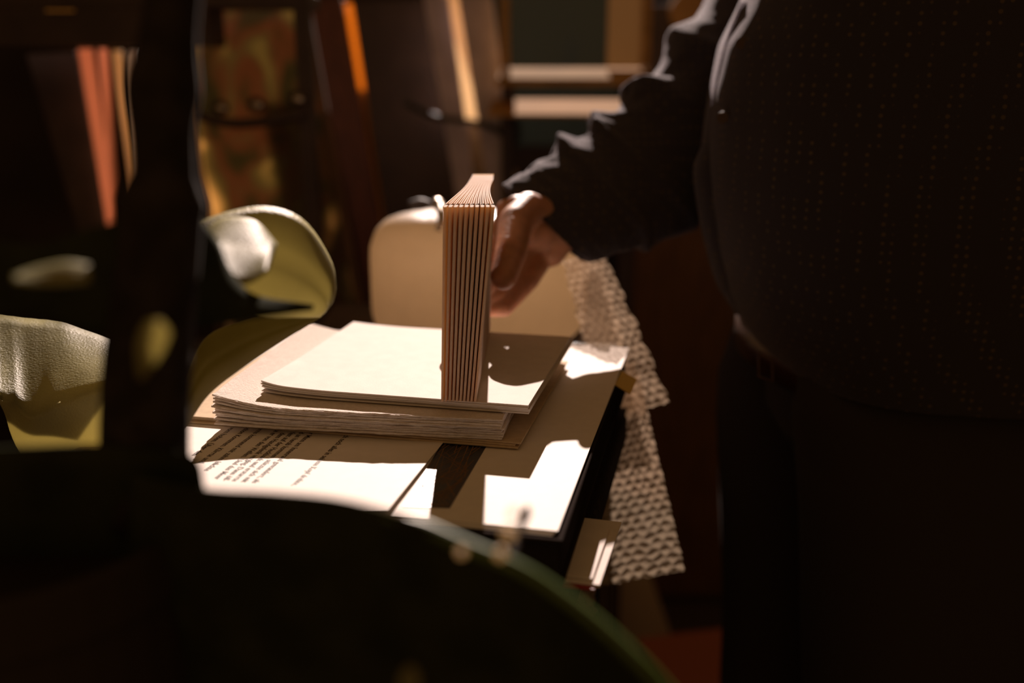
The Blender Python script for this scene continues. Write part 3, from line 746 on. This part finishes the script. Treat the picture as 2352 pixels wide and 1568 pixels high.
# leaning boards in the middle of the background, all standing on the floor
BY = 2.66
stand('wooden_plank', [(700, -4), (786, -4), (868, 480), (802, 480)], BY, .03, redwood, FZ, 'red brown wooden plank leaning between painted canvas and dark board', 'plank')
stand('card_or_light_strip', [(786, 8), (812, 8), (850, 272), (832, 272)], BY+.07, .004, orangem, FZ, 'narrow orange strip standing in for light in the gap beside the red brown plank', 'card')  # added strip whose colour stands in for a sliver of light
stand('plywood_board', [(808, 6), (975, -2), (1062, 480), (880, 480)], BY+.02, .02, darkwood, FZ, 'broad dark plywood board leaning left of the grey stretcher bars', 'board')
stand('stretcher_bar', [(972, -10), (1030, -10), (1098, 480), (1052, 480)], 2.52, .02, greypaint, FZ, 'left of two grey stretcher bars leaning behind the booklets', 'wooden bar', 'grey stretcher bars', .03)
stand('stretcher_bar', [(1052, -10), (1130, -10), (1192, 480), (1128, 480)], 2.48, .02, greypaint, FZ, 'right and wider of two grey stretcher bars behind the booklets', 'wooden bar', 'grey stretcher bars', .03)
stand('card_or_light_strip', [(1012, -10), (1050, -10), (1075, 140), (1066, 140)], 2.56, .003, cream, FZ, 'pale wedge standing in for a light sliver between the two grey stretcher bars', 'card', lean=.01)  # pale wedge put in for the light sliver between the bars
b = MB().tube(catmull([at(p_[0], p_[1], 2.452) for p_ in ((930, 235), (1000, 268), (1070, 278), (1130, 292), (1172, 322), (1190, 318), (1188, 285), (1165, 262))], 40), .0075, 10)
b.build('cable', cable, smooth=True, label='dark green cable looping in front of the grey stretcher bars', cat='cable')
# glazed sash
ge = empty('picture_frame', at(1300, 200, 2.44), 0, label='gold wooden frame with dark bluish glass and beige mount', cat='picture frame')
y_ = 2.42
fx0, fx1 = at(1150, 100, y_).x, at(1492, 100, y_).x
zA = at(1300, 196, y_).z; zB_ = at(1300, 165, y_).z; zC = at(1300, -10, y_).z
rot = Matrix.Translation((fx0, y_, 0)) @ Matrix.Rotation(R(-6), 4, 'Z'); Wd = (fx1-fx0)
wedge = lambda x0, x1, yf, yb, zlo, zt, dz: MB().add([rot @ Vector(q_) for q_ in ((x0, yf, zlo), (x1, yf, zlo), (x1, yb, zlo), (x0, yb, zlo), (x0, yf, zt-dz), (x1, yf, zt-dz), (x1, yb, zt), (x0, yb, zt))], [(0, 3, 2, 1), (4, 5, 6, 7), (0, 1, 5, 4), (1, 2, 6, 5), (2, 3, 7, 6), (3, 0, 4, 7)])
zB_ += .006
bevel(wedge(0, Wd, -.10, .02, zA, zB_+.004, .024).build('bottom_rail', oak, ge), .002)
bevel(MB().box((Wd-.022, -.014, zB_+.004), (Wd, .02, zC), rot).build('side_rail', oak, ge), .003)
bevel(MB().box((0, -.014, zB_+.004), (.02, .02, zC), rot).build('side_rail', oak, ge), .003)
MB().box((.02, .0, zB_+.004), (Wd-.10, .003, zC), rot).build('glass', teal, ge)
MB().box((Wd-.10, .0, zB_+.004), (Wd-.022, .003, zC), rot).build('mount', mat('beige_mount_card', (.45, .34, .22), .8, trans=.3, tcol=(.5, .36, .2)), ge)
zl = at(1300, 240, y_).z
le = empty('wooden_ledge', rot @ Vector((Wd/2, 0, zl)), 0, label='narrow wooden ledge stand carrying the gold picture frame', cat='stand')
bevel(wedge(-.02, Wd-.02, -.13, .05, zl-.022, zl+.012, .032).build('ledge', oak, le), .002)
for x in (.0, Wd-.05): MB().box((x, .015, zl+.004), (x+.03, .035, zA), rot).build('foot', darkwood, le)
for x in (.0, Wd-.06): MB().box((x, .0, FZ), (x+.03, .04, zl-.016), rot).build('leg', darkwood, le)
# round wooden thing
rp = at(1582, 28, 2.74); b = MB(); b.tube([rp, rp+Vector((0, .02, 0))], [.050, .050], 40); b.tube([rp+Vector((0, -.004, 0)), rp], [.030, .034], 40)
# tall brown cabinet carrying the round thing
cx0, cx1 = at(1440, 700, 2.76).x, at(1640, 700, 2.76).x
cab = empty('tall_cabinet', ((cx0+cx1)/2, 2.9, FZ), 0, label='tall brown wooden cabinet at the back right', cat='cabinet')
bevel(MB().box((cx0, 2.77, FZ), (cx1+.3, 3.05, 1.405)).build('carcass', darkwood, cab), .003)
MB().box((cx0+.02, 2.762, FZ+.03), (cx1+.25, 2.77, 1.19)).build('door', brownwood, cab)
b.build('rosette', oak, cab, smooth=False)
# red crate on the floor
pc = atz(1590, 1560, -.08)
cre = empty('red_crate', (pc.x+.02, pc.y+.05, FZ), .2, label='small reddish box on the floor right of the table', cat='box')
MB().box((-.10, -.12, 0), (.14, .14, .28), Matrix.Translation(cre.location) @ Matrix.Rotation(.2, 4, 'Z')).build('box_body', terr, cre)

tealp = mat('teal_behind_glass', (.07, .12, .13), .8)
MB().box((-.05, WY-.012, 1.0), (.34, WY-.001, SILL-.005)).build('glass_backing_1', tealp, kind='structure')  # panel added behind the frame so its clear glass looks dark bluish

# ------------------------------------------------------------------ foreground plant
pY = .50
pl_e = empty('potted_plant', (-.285, pY, 0.72), 0, label='dark potted plant with thick leaves filling the left foreground', cat='plant')
pr = at(438, 1040, pY); R0 = .105; pcx = pr.x-R0
ptop = at(300, 1190, pY-.0).z
pb = MB(); pb.loft([[Vector((pcx+r_*cos(2*pi*k/40), pY+r_*sin(2*pi*k/40), z)) for k in range(40)] for z, r_ in ((.75, .075), (.76, .085), (.90, .100), (ptop-.03, R0-.004), (ptop-.028, R0), (ptop, R0), (ptop, R0-.01), (ptop-.02, R0-.012))])
pb.build('pot', potm, pl_e, smooth=False)
MB().tube([(pcx, pY, ptop-.018), (pcx, pY, ptop-.012)], [R0-.012, R0-.014], 32).build('soil', soilm, pl_e)
tk = MB(); tk.tube(catmull([at(330, 1190, .50), at(335, 900, .50), at(348, 740, .50), at(366, 560, .50), at(376, 400, .50), at(372, 250, .50), at(384, 120, .50), at(400, -60, .50), at(430, -420, .50)], 40),
                   [.0235-.0002*i for i in range(18)]+[.021, .018]+[.0150-.0002*min(i,10)+(.004*math.exp(-((i-7)/3)**2)) for i in range(21)], 20)
tk.build('trunk', bark, pl_e, smooth=True)
st_e = empty('plant_stand', (pcx, pY, FZ), 0, label='dark round plant stand under the potted plant', cat='stand')
MB().tube([(pcx, pY, .72), (pcx, pY, .75)], .10, 32).build('top', darkwood, st_e)
MB().tube([(pcx, pY, FZ), (pcx, pY, FZ+.03), (pcx, pY, FZ+.06), (pcx, pY, .72)], [.11, .10, .02, .02], 24).build('pedestal', darkwood, st_e)

def leaf(name, A, B, m, bulge=.01, mid=None, n=28, c=12, th=.0012, parent=pl_e, wav=.0, hint=None, **k):
    """loft between two edge lines (px, py, Y); bulge arches it"""
    a = catmull([at(*p) for p in A], n); b = catmull([at(*p) for p in B], n); v = []; f = []
    mm = catmull([at(*p) for p in mid], n) if mid else None
    for i in range(n+1):
        tdir = (a[min(i+1, n)]+b[min(i+1, n)]-a[max(i-1, 0)]-b[max(i-1, 0)])
        nn = tdir.cross(b[i]-a[i]); nn = nn.normalized() if nn.length > 1e-9 else Vector((0, -1, 0))
        if nn.y > 0: nn = -nn
        for j in range(c+1):
            t = j/c; cr_ = 1-abs(2*t-1)**2 - .25*math.exp(-((t-.5)/.06)**2)
            pb_ = a[i].lerp(b[i], t) if mm is None else (a[i].lerp(mm[i], t*2) if t < .5 else mm[i].lerp(b[i], t*2-1))
            v.append(pb_+nn*(bulge*cr_*min(1, (b[i]-a[i]).length/.04)+wav*noise.noise(Vector((i*.3, t*3, 1)))))
    for i in range(n):
        for j in range(c): q_ = i*(c+1)+j; f.append([q_, q_+1, q_+c+2, q_+c+1])
    o = mk(name, v, f, m, parent, smooth=True, **k)
    s = o.modifiers.new('solid', 'SOLIDIFY'); s.thickness = th; s.offset = 0
    return o
# round lit leaf (upper)
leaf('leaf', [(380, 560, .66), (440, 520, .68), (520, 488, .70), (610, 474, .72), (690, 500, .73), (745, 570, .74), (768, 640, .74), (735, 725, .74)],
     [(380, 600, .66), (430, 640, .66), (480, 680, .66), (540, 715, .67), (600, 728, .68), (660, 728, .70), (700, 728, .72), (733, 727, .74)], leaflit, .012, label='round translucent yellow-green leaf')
# lower leaf, its shade put into a duller colour
leaf('leaf', [(420, 900, .74), (470, 780, .74), (560, 738, .74), (660, 720, .74), (738, 722, .745)], [(425, 985, .74), (480, 905, .74), (570, 835, .74), (660, 775, .74), (740, 726, .745)], leafshaded, .006, label='leaf coloured as if shaded, under the round one')
# big lit leaf at the far left, folded over its rib
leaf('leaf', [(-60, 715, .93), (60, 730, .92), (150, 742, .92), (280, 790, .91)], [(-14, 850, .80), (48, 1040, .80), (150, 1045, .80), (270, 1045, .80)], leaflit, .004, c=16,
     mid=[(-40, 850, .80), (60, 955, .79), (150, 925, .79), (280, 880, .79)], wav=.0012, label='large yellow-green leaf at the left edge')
leaf('leaf', [(462, 545, .655), (510, 503, .665), (585, 508, .665), (636, 560, .66)], [(490, 585, .58), (512, 632, .575), (562, 652, .575), (612, 625, .58)], leaflit, .003, label='added leaf lobe catching sun as a bright patch by the round leaf')  # lobe added and tilted to the sun to make a bright patch
# small lit ones
leaf('leaf', [(318, 870, .43), (314, 800, .42), (330, 745, .42), (355, 733, .42)], [(330, 870, .43), (372, 810, .42), (390, 765, .42), (372, 735, .42)], leaflit, .003, label='small blurred lit leaf before the trunk')
leaf('leaf', [(30, 634, .455), (80, 617, .455), (150, 603, .455), (205, 610, .455)], [(30, 642, .44), (80, 650, .44), (150, 652, .44), (205, 646, .44)], leaflit, .002, label='narrow blurred leaf edge at the far left')
# dark thick leaves
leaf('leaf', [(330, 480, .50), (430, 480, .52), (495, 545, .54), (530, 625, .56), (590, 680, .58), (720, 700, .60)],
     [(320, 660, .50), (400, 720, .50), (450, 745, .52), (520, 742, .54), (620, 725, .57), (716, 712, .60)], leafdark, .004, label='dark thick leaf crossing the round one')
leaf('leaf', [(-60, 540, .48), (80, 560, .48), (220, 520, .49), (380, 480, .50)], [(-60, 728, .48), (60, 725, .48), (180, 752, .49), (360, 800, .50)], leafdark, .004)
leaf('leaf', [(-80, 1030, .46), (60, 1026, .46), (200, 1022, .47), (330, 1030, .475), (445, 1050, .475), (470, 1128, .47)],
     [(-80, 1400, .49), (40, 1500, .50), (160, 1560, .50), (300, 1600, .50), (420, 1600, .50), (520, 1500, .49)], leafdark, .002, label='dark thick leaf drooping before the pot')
# big arching leaf across the bottom
big = leaf('leaf', [(300, 1090, .46), (470, 1122, .45), (620, 1130, .44), (780, 1146, .43), (930, 1186, .42), (1070, 1246, .41), (1210, 1306, .40), (1350, 1402, .39), (1470, 1510, .38), (1600, 1660, .37)],
     [(300, 1500, .50), (420, 1600, .49), (560, 1680, .48), (700, 1740, .47), (850, 1780, .46), (980, 1800, .45), (1100, 1800, .44), (1240, 1790, .43), (1400, 1760, .42), (1590, 1690, .38)], leafdark, .002, n=50, c=24, label='huge dark arching leaf with rim in a lighter, sunlit green')
# its rolled rim, sunlight on the margin put into a lighter green
rim = catmull([at(*p) for p in [(880, 1186, .424), (960, 1206, .422), (1070, 1254, .412), (1210, 1316, .402), (1350, 1414, .392), (1470, 1522, .382), (1560, 1620, .376)]], 30)
rimm = mat('sunlit_rim_green', (.10, .16, .035), .4, trans=.25, tcol=(.25, .35, .05))
MB().tube(rim, [.0015+.0022*min(1, i/6) for i in range(31)], 10).build('leaf_rim', rimm, big, smooth=True, label='curled leaf margin coloured as if sunlit')
leaf('leaf', [(915, 1600, .36), (920, 1550, .36), (940, 1528, .36)], [(965, 1600, .36), (962, 1550, .36), (944, 1528, .36)], leaflit, .002, label='pale leaf tip at the bottom')
# dry flower stalk rising before the sheet
MB().tube(catmull([at(1172, 1300, .44), at(1192, 1230, .46), at(1212, 1165, .48)], 8), [.0028, .0026, .0024, .0022, .002, .0018, .0022, .003, .0015], 8).build('flower_stalk', bark, pl_e, smooth=True)
budm = mat('pale_bud_glint', (.75, .65, .48), .25, spec=.8, trans=.5, tcol=(.9, .75, .5))
for px, py, r_ in ((1060, 1268, .0022), (1150, 1272, .0026), (1168, 1225, .0030), (1180, 1180, .0022)):  # buds; the first two balls stand in for glints on the leaf
    MB().ball(at(px, py, .39), r_).build('bud_glint', budm, pl_e, smooth=True)

# ------------------------------------------------------------------ layout units to metres, floor at zero
for o in bpy.data.objects:
    if o.parent is None and o.type in ('MESH', 'EMPTY'):
        o.location = Vector((o.location.x, o.location.y, o.location.z-FZ))*MS; o.scale = (MS, MS, MS)
